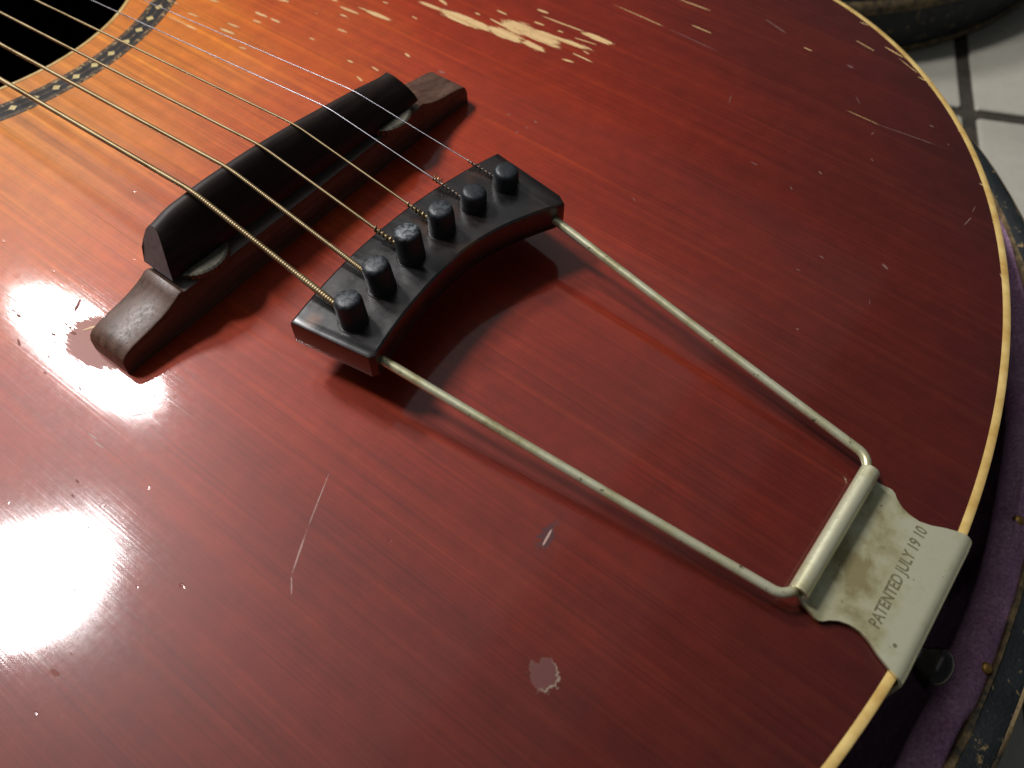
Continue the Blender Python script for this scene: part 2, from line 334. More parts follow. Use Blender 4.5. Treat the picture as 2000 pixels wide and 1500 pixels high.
def mat_marquetry():
    t = NT('marquetry_check'); P = t.coord()
    ch = t.n('ShaderNodeTexVoronoi'); t.L.new(P, ch.inputs['Vector']); ch.inputs['Scale'].default_value = 1.15
    sep = t.n('ShaderNodeSeparateColor'); t.L.new(ch.outputs['Color'], sep.inputs[0])
    col = t.ramp(sep.outputs[0], [(0.0, (0.04, 0.022, 0.010)), (0.45, (0.11, 0.062, 0.022)), (0.85, (0.34, 0.22, 0.09))], 'CONSTANT')
    return t.set(color=col, rough=0.5, spec=0.25)

def mat_tolex():
    t = NT('worn_black_case_covering'); P = t.coord()
    a = t.noise(P, 0.10, 5, 0.7); gr = t.n('ShaderNodeTexVoronoi'); t.L.new(P, gr.inputs['Vector']); gr.inputs['Scale'].default_value = 1.1
    sp = t.math('MULTIPLY', t.math('SUBTRACT', t.noise(P, 0.28, 4, 0.68), 0.605), 14, clamp=True)
    col = t.ramp(a, [(0.3, (0.010, 0.013, 0.015)), (0.7, (0.024, 0.030, 0.032))])
    col = t.mix(sp, col, (0.33, 0.23, 0.10))
    return t.set(color=col, rough=0.62, spec=0.35, normal=t.bump(gr.outputs['Distance'], 0.12))

def mat_stamp():
    # dark colour of the struck letters, uneven in opacity
    t = NT('dark_stamped_letters'); P = t.coord()
    a = t.noise(P, 0.55, 4, 0.65); n = t.noise(P, 2.4, 2)
    t.set(color=t.ramp(n, [(0.3, (0.09, 0.085, 0.045)), (0.7, (0.20, 0.18, 0.095))]), rough=0.6, spec=0.3)
    t.put(t.b.inputs['Alpha'], t.ramp(a, [(0.34, 0.42), (0.60, 0.85)])); return t.m

def mat_edge():
    t = NT('frayed_tan_edge'); P = t.coord()
    a = t.noise(P, 0.22, 5, 0.7)
    col = t.ramp(a, [(0.36, (0.03, 0.032, 0.03)), (0.5, (0.15, 0.105, 0.05)), (0.7, (0.32, 0.23, 0.11))])
    return t.set(color=col, rough=0.85, normal=t.bump(a, 0.5))

def mat_plush():
    t = NT('purple_plush'); P = t.coord()
    a = t.noise(P, 0.11, 4, 0.65); f = t.noise(P, 1.1, 4, 0.75)
    col = t.mix(1.0, t.ramp(a, [(0.3, (0.44, 0.22, 0.39)), (0.7, (0.68, 0.41, 0.60))]), t.ramp(f, [(0.3, 0.5), (0.7, 1.35)]), 'MULTIPLY')
    return t.set(color=col, rough=0.95, spec=0.1, sheen=0.35, sheen_rough=0.45, sheen_tint=(0.62, 0.42, 0.68), normal=t.bump(f, 0.5))

def mat_tile():
    t = NT('cream_floor_tile'); P = t.coord()
    a = t.noise(P, 0.012, 4, 0.6); b = t.noise(P, 0.25, 4, 0.7)
    col = t.mix(1.0, t.ramp(a, [(0.3, (0.36, 0.345, 0.285)), (0.7, (0.47, 0.455, 0.385))]), t.ramp(b, [(0.3, 0.92), (0.6, 1.0)]), 'MULTIPLY')
    return t.set(color=col, rough=t.ramp(a, [(0.3, 0.22), (0.7, 0.34)]), spec=0.5, normal=t.bump(b, 0.05))

M = dict(
    top=mat_soundboard(),
    binding=mat_simple('aged_cream_binding', (0.58, 0.36, 0.10), (0.84, 0.62, 0.23), 0.16, (0.28, 0.4), coat=0.4),
    rib=mat_simple('dark_mahogany_side', (0.03, 0.008, 0.006), (0.06, 0.014, 0.009), 0.08, (0.25, 0.35), coat=0.6, stretch=(1, 1, 0.2)),
    inside=mat_simple('bare_inside_wood', (0.05, 0.03, 0.016), (0.08, 0.048, 0.026), 0.05, (0.8, 0.9)),
    rosdark=mat_simple('rosette_dark_wood', (0.007, 0.006, 0.006), (0.022, 0.019, 0.018), 0.5, (0.5, 0.6), coat=0.0, spec=0.2, detail=5),
    marq=mat_marquetry(),
    pearl=mat_simple('cream_inlay', (0.66, 0.50, 0.18), (0.78, 0.62, 0.27), 0.7, (0.25, 0.35), coat=0.6),
    bare=mat_wear('bare_spruce', (0.66, 0.40, 0.17), (0.90, 0.65, 0.32), 0.97, 1.7, 0.5, 0.10, 1.25, 5.0, 0.15),
    scuff=mat_wear('pale_scratch', (0.36, 0.22, 0.19), (0.55, 0.41, 0.37), 0.34, 1.3, 1.0, 0.5, 0.5, 3.0, 0.3),
    scratch=mat_wear('thin_scratch', (0.50, 0.30, 0.25), (0.72, 0.50, 0.44), 0.75, 0.7, 0.6, 0.5, 0.5, 3.0, 0.3),
    nick=mat_wear('dull_nick', (0.16, 0.04, 0.03), (0.30, 0.09, 0.06), 1.0, 1.0, 0.9, 0.5, 0.9, 6.0, 0.0),
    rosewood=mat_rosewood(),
    ebony=mat_ebony(),
    wheel=mat_simple('tarnished_brass_wheel', (0.085, 0.08, 0.062), (0.17, 0.16, 0.125), 0.4, (0.4, 0.55), metal=0.7),
    celluloid=mat_celluloid(), pin=mat_pin(), nickel=mat_nickel('aged_nickel_sheet', 0.6, True), rod=mat_nickel('aged_nickel_wire', 0.6, False),
    stamp=mat_stamp(),
    bronze=mat_simple('bronze_winding', (0.21, 0.155, 0.08), (0.40, 0.31, 0.175), 0.10, (0.40, 0.55), metal=0.85),
    steel=mat_simple('plain_steel_string', (0.30, 0.30, 0.33), (0.45, 0.45, 0.48), 0.2, (0.32, 0.4), metal=1.0),
    rust=mat_simple('tarnished_twist', (0.20, 0.12, 0.07), (0.50, 0.36, 0.20), 1.2, (0.35, 0.5), metal=0.85),
    tolex=mat_tolex(), edge=mat_edge(), plush=mat_plush(), tile=mat_tile(),
    grout=mat_simple('dark_grout', (0.022, 0.018, 0.013), (0.05, 0.042, 0.03), 0.2, (0.85, 0.95), bump=0.4),
    brass=mat_simple('brass_tack', (0.55, 0.30, 0.08), (0.75, 0.44, 0.14), 0.6, (0.3, 0.4), metal=0.9),
    endpin=mat_simple('black_end_pin', (0.008, 0.006, 0.005), (0.02, 0.014, 0.01), 0.4, (0.2, 0.3), coat=0.5),
)

# ------------------------------------------------------------------ guitar outline and arched top surface
X0, AX, BY, NN = 35.15, 138.28, 188.7, 2.03
def zt(x, y):
    ax = 153.0 if x > 20 else 420.0
    g = ((x - 20) / ax) ** 2 + (y / 188.0) ** 2
    z = -5.0 * g ** 1.2
    dx, dy = x + 10, y + 63                     # the old top has crept a little out of shape round the bass foot
    if abs(dx) < 130 and abs(dy) < 110:
        z += (0.00048 * dx * dx - 0.00170 * dy * dy) * math.exp(-((dx / 44) ** 2 + (dy / 27) ** 2))
    return z + 0.07 * noise.noise(Vector((x * 0.022, y * 0.022, 4.2)))

def outline_half():
    pts = []
    for i in range(0, 91):                      # tail end round to the widest point of the lower bout
        a = math.radians(i); c, s = math.cos(a), math.sin(a)
        pts.append((X0 + AX * c ** (2 / NN), BY * s ** (2 / NN)))
    ctrl = [(60, 187.0), (X0, BY), (-22, 177), (-78, 152), (-130, 138), (-182, 139), (-232, 146), (-280, 139), (-314, 108), (-330, 62), (-336, 0), (-330, -62)]
    for k in range(1, len(ctrl) - 2):           # waist and upper bout
        p0, p1, p2, p3 = [Vector(ctrl[k + q]) for q in (-1, 0, 1, 2)]
        for j in range(1, 15):
            u = j / 14
            q = 0.5 * ((2 * p1) + (-p0 + p2) * u + (2 * p0 - 5 * p1 + 4 * p2 - p3) * u * u + (-p0 + 3 * p1 - 3 * p2 + p3) * u ** 3)
            pts.append((q.x, q.y))
    return pts
H = outline_half()
OUT = [Vector(p) for p in H] + [Vector((x, -y)) for x, y in reversed(H[1:-1])]     # counter clockwise loop

def resample(loop, n):
    L = [0.0]
    for i in range(len(loop)): L.append(L[-1] + (loop[(i + 1) % len(loop)] - loop[i]).length)
    out = []; k = 0
    for i in range(n):
        s = L[-1] * i / n
        while L[k + 1] < s: k += 1
        f = (s - L[k]) / max(L[k + 1] - L[k], 1e-9)
        out.append(loop[k].lerp(loop[(k + 1) % len(loop)], f))
    return out
NA = 480
OUT = resample(OUT, NA)
NRM = []
for i in range(NA):
    tdir = (OUT[(i + 2) % NA] - OUT[(i - 2) % NA]).normalized()
    NRM.append(Vector((tdir.y, -tdir.x)))
def offset(d): return [OUT[i] + NRM[i] * d for i in range(NA)]
HC, HX, HY = -149.6, 44.2, 55.7                 # oval sound hole

guitar = empty('guitar', (20, 0, -98))
tag(guitar, 'worn red sunburst archtop guitar lying face up in its open case', 'guitar')
def child(o, p=None):
    """keep the world placement of a mesh written in scene millimetres while parenting it"""
    par = p or guitar
    o.parent = par
    bpy.context.view_layer.update()
    o.matrix_parent_inverse = par.matrix_world.inverted()
    return o

# soundboard: from hole edge to binding, with underside
inner = offset(-2.1)
def top_mesh():
    NR = 90; v = []; f = []; edge = []
    for r in range(NR + 1):
        u = r / NR; u = u ** 0.9
        for i in range(NA):
            o = inner[i]; a = math.atan2(o.y / HY, (o.x - HC) / HX)
            h = Vector((HC + HX * math.cos(a), HY * math.sin(a)))
            p = h.lerp(o, u); v.append((p.x, p.y, zt(p.x, p.y))); edge.append((p - o).length)
    for r in range(NR):
        for i in range(NA):
            j = (i + 1) % NA
            f.append((r * NA + i, r * NA + j, (r + 1) * NA + j, (r + 1) * NA + i))
    base = len(v)                                # hole wall and underside
    for i in range(NA):
        x, y, z = v[i]; v.append((x, y, z - 4.5)); edge.append(99)
    for i in range(NA):
        x, y, z = v[NR * NA + i]; v.append((x, y, z - 4.5)); edge.append(99)
    for i in range(NA):
        j = (i + 1) % NA
        f.append((i, base + i, base + j, j)); f.append((base + i, base + NA + i, base + NA + j, base + j))
    return v, f, edge
v, f, edge = top_mesh()
top = obj('soundboard', v, f, M['top'])
at = top.data.attributes.new('edge_mm', 'FLOAT', 'POINT')
at.data.foreach_set('value', edge)
child(top)

# places where the finish is scraped off, and scratches: thin skins lying on the curve of the top
def wear(name, marks, mat, grow):
    v = []; f = []; rad = []
    for q, (cx, cy, a, hl, hw) in enumerate(marks):
        ca, sa = math.cos(a), math.sin(a); n = 20; b0 = len(v); h = 0.018 + 0.0006 * q
        def add(u, w_, r):
            x, y = cx + u * ca - w_ * sa, cy + u * sa + w_ * ca
            v.append((x, y, zt(x, y) + h)); rad.append(r)
        add(0, 0, 0)
        for r in (0.55, 1.0, grow):
            for k in range(n):
                t = 2 * math.pi * k / n; add(hl * r * math.cos(t), hw * r * math.sin(t), r)
        for k in range(n): f.append((b0, b0 + 1 + k, b0 + 1 + (k + 1) % n))
        for s in range(2):
            for k in range(n):
                p, r_ = b0 + 1 + s * n, (k + 1) % n
                f.append((p + k, p + n + k, p + n + r_, p + r_))
    o = obj(name, v, f, mat); t = o.data.attributes.new('rad', 'FLOAT', 'POINT'); t.data.foreach_set('value', rad)
    child(o, top); tag(o, kind='stuff'); return o
bpy.context.view_layer.update()
BARE = [(x, y, a, hl if hl > 4.5 else hl * 1.25, hw * 1.15 if hl > 4.5 and hw > 0.7 else hw * (0.4 if x > 30 else 0.55)) for x, y, a, hl, hw in BARE]
wear('bare_wood', BARE, M['bare'], 2.2); wear('nick', NICK, M['nick'], 1.6)
wear('scuff', [(x, y, a, hl, hw * (0.6 if hl < 1.4 else 1)) for x, y, a, hl, hw in SCUFF[:18] + SCUFF[21:31] + SCUFF[33:]], M['scuff'], 1.5); wear('scratch', [(x, y, a, hl, hw * 1.35) for x, y, a, hl, hw in SCUFF[18:21] + SCUFF[23:26] + SCUFF[31:32]], M['scratch'], 1.5)

# binding: rounded strip set round the edge
prof = [(-2.12, -0.02), (-1.5, 0.05), (-0.6, 0.02), (-0.15, -0.25), (0.0, -0.8), (0.0, -6.0), (-2.12, -6.0)]
loops = []
for i in range(NA):
    loops.append([(OUT[i].x + NRM[i].x * d, OUT[i].y + NRM[i].y * d, zt(OUT[i].x + NRM[i].x * min(d, -1.0), OUT[i].y + NRM[i].y * min(d, -1.0)) + dz + 0.02) for d, dz in prof])
loops.append(loops[0])
v, f = loft(loops, True, False)
child(obj('binding', v, f, M['binding']))
# ribs (sides) and back
o_ = offset(-0.25); i_ = offset(-3.2)
v, f = loft([[(o_[i].x, o_[i].y, -10.9) for i in range(NA)], [(o_[i].x, o_[i].y, -96) for i in range(NA)], [(i_[i].x, i_[i].y, -96) for i in range(NA)], [(i_[i].x, i_[i].y, -9.5) for i in range(NA)]], True, False)
child(obj('side', v, f, M['rib']))
bk = offset(0.4)
v, f = loft([[(p.x, p.y, -96.1) for p in bk], [(p.x, p.y, -99.5) for p in bk]], True, True)
child(obj('back', v, f, M['inside']))
# cream line round the hole
def ell(rx, k=HX / HY, n=240): return [(HC + rx * math.cos(2 * math.pi * i / n), rx / k * math.sin(2 * math.pi * i / n)) for i in range(n)]
def ring(name, r0, r1, mat, h0, h1, parent=None, n=240):
    a, b = ell(r0, n=n), ell(r1, n=n)
    A = [(x, y, zt(x, y) + h0) for x, y in a]; A2 = [(x, y, zt(x, y) + h1) for x, y in a]; B2 = [(x, y, zt(x, y) + h1) for x, y in b]; B = [(x, y, zt(x, y) + h0) for x, y in b]
    rows = [[A[i], A2[i], B2[i], B[i]] for i in range(n)]; rows.append(rows[0])
    v, f = loft(rows, True, False)
    return child(obj(name, v, f, mat, auto=30), parent)
ring('soundhole_binding', HX - 0.9, HX + 0.02, M['binding'], -4.0, 0.12)
rosette = ring('rosette', 50.9, 58.3, M['rosdark'], -0.6, 0.03)
ring('marquetry_border', 50.9, 52.5, M['marq'], -0.3, 0.06, rosette)
ring('marquetry_border', 56.7, 58.3, M['marq'], -0.3, 0.06, rosette)
ring('purfling_line', 54.35, 54.75, M['marq'], -0.3, 0.045, rosette)
ND = 63
bpy.context.view_layer.update()
dme = None
for k in range(ND):
    a = math.radians(-0.58 + 360 / ND * k)
    x, y = HC + 54.5 * math.cos(a), 54.5 / (HX / HY) * math.sin(a)
    tx, ty = -54.5 * math.sin(a), 54.5 / (HX / HY) * math.cos(a)
    if dme is None:
        q = [(1.35, 0), (0, 1.35), (-1.35, 0), (0, -1.35)]
        v, f = loft([[(px, py, -0.2) for px, py in q], [(px, py, 0.0) for px, py in q], [(px * .93, py * .93, 0.03) for px, py in q]], True, True)
        d0 = obj('diamond_inlay', v, f, M['pearl'], smooth=False); dme = d0.data
    else:
        d0 = bpy.data.objects.new('diamond_inlay', dme); COL.objects.link(d0)
    d0.parent = rosette; d0.matrix_parent_inverse = rosette.matrix_world.inverted()
    d0.matrix_basis = Matrix.Translation(Vector((x, y, zt(x, y) + 0.065)) * S) @ Matrix.Rotation(math.atan2(ty, tx), 4, 'Z')

# ------------------------------------------------------------------ bridge: rosewood base, two wheels, ebony saddle
by = [-61.3, -61.2, -60.7, -59.7, -57.8, -54.8, -51.5, -48.5, -46.0, -44.0, -42.6, -41.8, -41.2, -30, 0]
bz = [0.3, 3.3, 4.6, 5.5, 6.15, 6.7, 7.15, 7.8, 8.6, 9.5, 10.3, 10.4, 9.9, 9.7, 9.6]
by = by + [-q for q in reversed(by[:-1])]; bz = bz + list(reversed(bz[:-1]))
loops = []
for y, z in zip(by, bz):
    zb = zt(0, y) - 0.1; hw = 6.1
    r = 0.5 if z > 2 else 0.05
    xo = -0.7
    loops.append([(xo - hw, y, zb), (xo - hw, y, z - r), (xo - hw + r * .3, y, z - r * .3), (xo - hw + r, y, z), (xo, y, z + .02), (xo + hw - r, y, z), (xo + hw - r * .3, y, z - r * .3), (xo + hw, y, z - r), (xo + hw, y, zb)])
v, f = loft(loops, True, True)
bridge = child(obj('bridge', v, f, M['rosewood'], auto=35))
tag(bridge, 'rosewood bridge base with stepped feet')
def wheel(cx, cy, r, z0, z1):
    n = 72; loops = []
    for z, k in ((z0, 0.93), (z0 + 0.25, 1.0), (z1 - 0.25, 1.0), (z1, 0.93)):
        loops.append([(cx + (r * k - (0.22 if i % 2 else 0)) * math.cos(2 * math.pi * i / n), cy + (r * k - (0.22 if i % 2 else 0)) * math.sin(2 * math.pi * i / n), z) for i in range(n)])
    v, f = loft(loops, True, True)
    return child(obj('thumbwheel', v, f, M['wheel'], auto=25), bridge)
wheel(-0.4, -32, 7.6, 9.9, 11.9); wheel(0.6, 32, 7.6, 9.9, 11.9)
ry = [-37, -32, -21, -8, 8, 26, 36]; rz = [21.9, 23.4, 24.1, 23.9, 22.7, 20.6, 19.0]
SAD_B = 11.6
def saddle_row(y, squeeze=1.0, ytop=None):
    zr = interp(y, ry, rz) - 0.35
    cx = -0.8 + y * 0.03
    sec = [(-5.6, SAD_B), (-5.5, SAD_B + 4.0), (-5.1, 0.62), (-4.5, 0.86), (-3.7, 0.97), (-2.6, 1.0), (-1.6, 0.985), (-0.5, 0.92), (1.0, 0.77), (2.5, 0.56), (3.8, 0.32), (4.5, 0.13), (4.6, SAD_B + 0.5), (4.4, SAD_B)]
    row = []
    for sx, sz in sec:
        z = sz if sz > 5 else SAD_B + (zr - SAD_B) * sz
        row.append((cx + sx, y, min(z, zr)))
    return row
rows = []
for i in range(41):
    y = -38.6 + 77.2 * i / 40
    rows.append(saddle_row(y))
def endrow(y, side):
    row = saddle_row(side * 38.6); out = []
    for x, yy, z in row:
        t = (z - SAD_B) / 9.0
        out.append((x, side * (41.3 - 3.6 * max(t, 0) ** 1.6), z))
    return out
rows = [endrow(0, -1)] + [r for r in rows if abs(r[0][1]) < 36.8] + [endrow(0, 1)]
v, f = loft(rows, True, True)
child(obj('saddle', v, f, M['ebony'], auto=38), bridge)

# ------------------------------------------------------------------ tailpiece
PZ, PB = 15.1, 7.0
def prear(y): return 52.0 + (9.0 * (y / 28.0) ** 2 - 0.9 * (y / 28.0) ** 4 if y > 0 else 4.0 * (y / 31.8) ** 2)
def pfront(y): return 32.0 + 3.9 * (y / 35.0) ** 2 + 0.033 * y
NY = 48
def plate_rows(z, inset, xr=0.0):
    fr = []; re = []
    yf, yr = 35.0 - inset, 32.0 - inset
    for i in range(NY + 1):
        u = -1 + 2 * i / NY
        y = u * yr; rc = 3.6 if u > 0 else 1.2; ov = max(0.0, abs(y) - (yr - rc))
        rd_ = rc - math.sqrt(max(rc * rc - ov * ov, 0.0))          # rounded rear corners
        fr.append((pfront(u * yf) + inset, u * yf, z)); re.append((prear(y) - inset - xr - rd_, y, z))
    loop = fr + list(reversed(re))
    # round the treble rear corner a little more
    return loop
lo = [plate_rows(PB, 1.3, 0), plate_rows(PB + 0.35, 0.5, 0), plate_rows(PB + 1.1, 0.1, 0), plate_rows(PB + 2.5, 0.0), plate_rows(PZ - 0.9, 0.0), plate_rows(PZ - 0.3, 0.18), plate_rows(PZ, 0.7)]
# gentle crown of the top
lo = [[(x, y, z + 0.7 * (1 - (y / 35) ** 2)) for x, y, z in L] for L in lo]
v, f = loft(lo, True, False)
# fill the two faces with strips between front and rear edges
n = 2 * (NY + 1)
def strip(base, flip):
    for i in range(NY):
        a, b = base + i, base + i + 1; c, d = base + n - 2 - i, base + n - 1 - i
        f.append((a, b, c, d) if flip else (d, c, b, a))
strip(0, False); strip((len(lo) - 1) * n, True)
tailpiece = child(obj('tailpiece', v, f, M['celluloid'], auto=30))
tag(tailpiece, 'dark celluloid pin block of the trapeze tailpiece')
PITCH = 10.641
PIN = []
tops = [(-0.9, 0.2, 7.0), (-0.9, -0.3, 7.6), (-0.7, 0.1, 8.1), (-0.2, 0.1, 7.0), (0.3, 0.2, 5.0), (0.5, 0.0, 5.0)]
wears = [0.35, 0.3, 1.0, 0.25, 0.05, 0.0]
bpy.context.view_layer.update()
for i in range(6):
    yy = i - 2.5
    bx, bY, bZ = 45.842 - 0.335 * (6.25 - yy * yy), yy * PITCH, PZ + 0.7 * (1 - (yy * PITCH / 35) ** 2)
    PIN.append((bx, bY, bZ))
    dx, dy, h = tops[i]; ax = Vector((dx, dy, h)); L = ax.length
    prof = [(0.0, 0.0), (1.6, -0.02), (2.35, -0.14), (2.80, -0.45), (3.0, -1.0), (3.12, -2.2), (3.2, -L), (3.2, -L - 2.5)]
    loops = []; ns = 28
    rnd = random.Random(i)
    wob = [1 + 0.012 * math.sin(3 * a + i) + 0.01 * rnd.uniform(-1, 1) for a in range(ns)]
    for r, z in prof[1:]:
        loops.append([(r * wob[k] * math.cos(2 * math.pi * k / ns), r * wob[k] * math.sin(2 * math.pi * k / ns), z + (0.05 * math.cos(k + i) if r < 2 else 0)) for k in range(ns)])
    v, f = loft(loops, True, True)
    p_ = obj('string_pin', v, f, M['pin'], auto=50)
    p_['wear'] = wears[i]
    p_.parent = tailpiece; p_.matrix_parent_inverse = tailpiece.matrix_world.inverted()
    p_.matrix_basis = Matrix.Translation((Vector((bx, bY, bZ)) + ax) * S) @ ax.to_track_quat('Z', 'Y').to_matrix().to_4x4()
    # thin worn rim round the pin hole
    rim = [((3.55 + 0.10 * math.cos(b)) , 0.08 * math.sin(b)) for b in [2 * math.pi * q / 6 for q in range(6)]]
    rows = [[(bx + r * math.cos(a), bY + r * math.sin(a), bZ + z + 0.03) for r, z in rim] for a in [2 * math.pi * q / 40 for q in range(40)]]
    rows.append(rows[0]); v, f = loft(rows, True, False)
    child(obj('pin_hole_rim', v, f, M['celluloid']), tailpiece)

# wire frame
def bez(a, b, c, n=10):
    a, b, c = Vector(a), Vector(b), Vector(c)
    return [a.lerp(b, t).lerp(b.lerp(c, t), t) for t in [k / n for k in range(n + 1)]]
HZ = 0.7                                        # height of the hinge axis
for s in (-1, 1):
    A = Vector((52.5, s * 28.9, 11.4)); B = Vector((148.6, s * 19.2, 1.2)); Cc = Vector((150.0, s * 11.0, HZ))
    d1 = (A - B).normalized(); d2 = (Cc - B).normalized()
    path = [A.lerp(B + d1 * 2.7, k / 40) + Vector((0, 0, -0.35 * math.sin(math.pi * k / 40))) for k in range(40)] + bez(B + d1 * 2.7, B + d1 * 0.6 + d2 * 0.2, B + d2 * 2.2, 12) + [Cc]
    v, f = sweep(path, 1.05, 16)
    child(obj('frame_rod', v, f, M['rod']), tailpiece)

# hinge plate: rolled barrel, waisted plate, bent down over the end of the body
def halfw(x):
    return interp(x, [151, 153.6, 155.4, 156.3, 157.5, 159.0, 161.0, 163.2, 165.5, 168.0, 170.5, 172.0, 173.2, 180], [16.9, 17.2, 17.75, 17.5, 16.2, 15.2, 14.55, 14.5, 15.2, 16.5, 17.5, 17.9, 18.0, 18.0])
def hz(x): return zt(x, 0) + 0.95 + 0.5 * math.exp(-((x - 151.6) / 2.2) ** 2)
cl = []                                         # centre line of the sheet (x, z, half width)
RB = 1.62
for k in range(0, 15):                          # barrel, rolled from underneath over the top
    a = math.radians(-62 - 330 + 330 * k / 14)
    cl.append((150.0 + RB * math.cos(a), HZ + RB * math.sin(a), 16.7))
xs = [151.6 + 19.8 * k / 24 for k in range(25)]
for x in xs[1:]:
    zz = hz(x)
    cl.append((x, zz, halfw(x)))
xe, ze = cl[-1][0], cl[-1][1]
for k in range(1, 9):
    a = math.radians(90 - 90 * k / 8); R = 2.6
    cl.append((xe + R * math.cos(a), ze - R + R * math.sin(a), halfw(min(xe + R * math.cos(a), 174))))
for k in range(1, 9): cl.append((xe + R, ze - R - 5.0 * k, 18.0 - max(0, k - 4) * 2.2))
TH = 0.85; rows = []
for i, (x, z, hw) in enumerate(cl):
    a = cl[max(i - 1, 0)]; b = cl[min(i + 1, len(cl) - 1)]
    tx, tz = b[0] - a[0], b[1] - a[1]; L = math.hypot(tx, tz); nx, nz = -tz / L, tx / L
    th = TH / 2
    row = []
    NS = 16
    for k in range(NS + 1): y = -hw + 2 * hw * k / NS; e = 0.12 if k in (0, NS) else 0; row.append((x + nx * (th - e), y, z + nz * (th - e)))
    for k in range(NS + 1): y = hw - 2 * hw * k / NS; row.append((x - nx * th, y, z - nz * th))
    rows.append(row)
v, f = loft(rows, True, True)
hinge = child(obj('hinge_plate', v, f, M['nickel'], auto=45), tailpiece)
tag(hinge, 'stained nickel hinge plate stamped PATENTED JULY 19 10')

# stamped letters: flat dark strokes, laid along the plate
fc = bpy.data.curves.new('stamp', 'FONT'); fc.body = 'PATENTED JULY 19 10'; fc.size = 1.0; fc.align_x = 'CENTER'; fc.align_y = 'CENTER'; fc.extrude = 0.0; fc.offset = 0.022
fo = bpy.data.objects.new('stamp', fc); COL.objects.link(fo)
bpy.context.view_layer.update()
tm = bpy.data.meshes.new_from_object(fo.evaluated_get(bpy.context.evaluated_depsgraph_get()))
bpy.data.objects.remove(fo)
bmt = bmesh.new(); bmt.from_mesh(tm)
xsv = [q.co.x for q in bmt.verts]; ysv = [q.co.y for q in bmt.verts]
wx = max(xsv) - min(xsv); hy = max(ysv) - min(ysv)
bmesh.ops.triangulate(bmt, faces=bmt.faces)
bmesh.ops.subdivide_edges(bmt, edges=bmt.edges, cuts=1)
for q in bmt.verts:                             # reads from the bass side to the treble side, feet towards the tail
    px = (q.co.x - (max(xsv) + min(xsv)) / 2) / wx * 25.4; py = (q.co.y - (max(ysv) + min(ysv)) / 2) / hy * 3.25
    X = 164.85 - py - 0.020 * px; Y = 0.75 + px
    q.co = Vector((X, Y, hz(X) + TH / 2 + 0.035))
st = bm_obj('stamped_lettering', bmt, M['stamp']); child(st, tailpiece)
# small rivet hole in the plate
v, f = sweep([(169.6, -12.9, hz(169.6) + 0.3), (169.6, -12.9, hz(169.6) + 0.47)], 0.42, 14)
child(obj('nail_head', v, f, M['stamp']), tailpiece)

# end pin
prof = [(0.0, 3.0), (2.4, 3.0), (3.4, 3.4), (4.2, 3.2), (5.4, 2.8), (6.8, 2.9), (7.8, 3.6), (8.8, 4.5), (10.2, 5.1), (11.6, 4.9), (12.8, 4.0), (13.6, 2.6), (13.9, 1.2), (14.0, 0.3)]
loops = [[(172.2 + dx, 0.8 + r * math.cos(a), -28.5 + r * math.sin(a)) for a in [2 * math.pi * k / 32 for k in range(32)]] for dx, r in prof]
v, f = loft(loops, True, True)
child(obj('end_pin', v, f, M['endpin']))

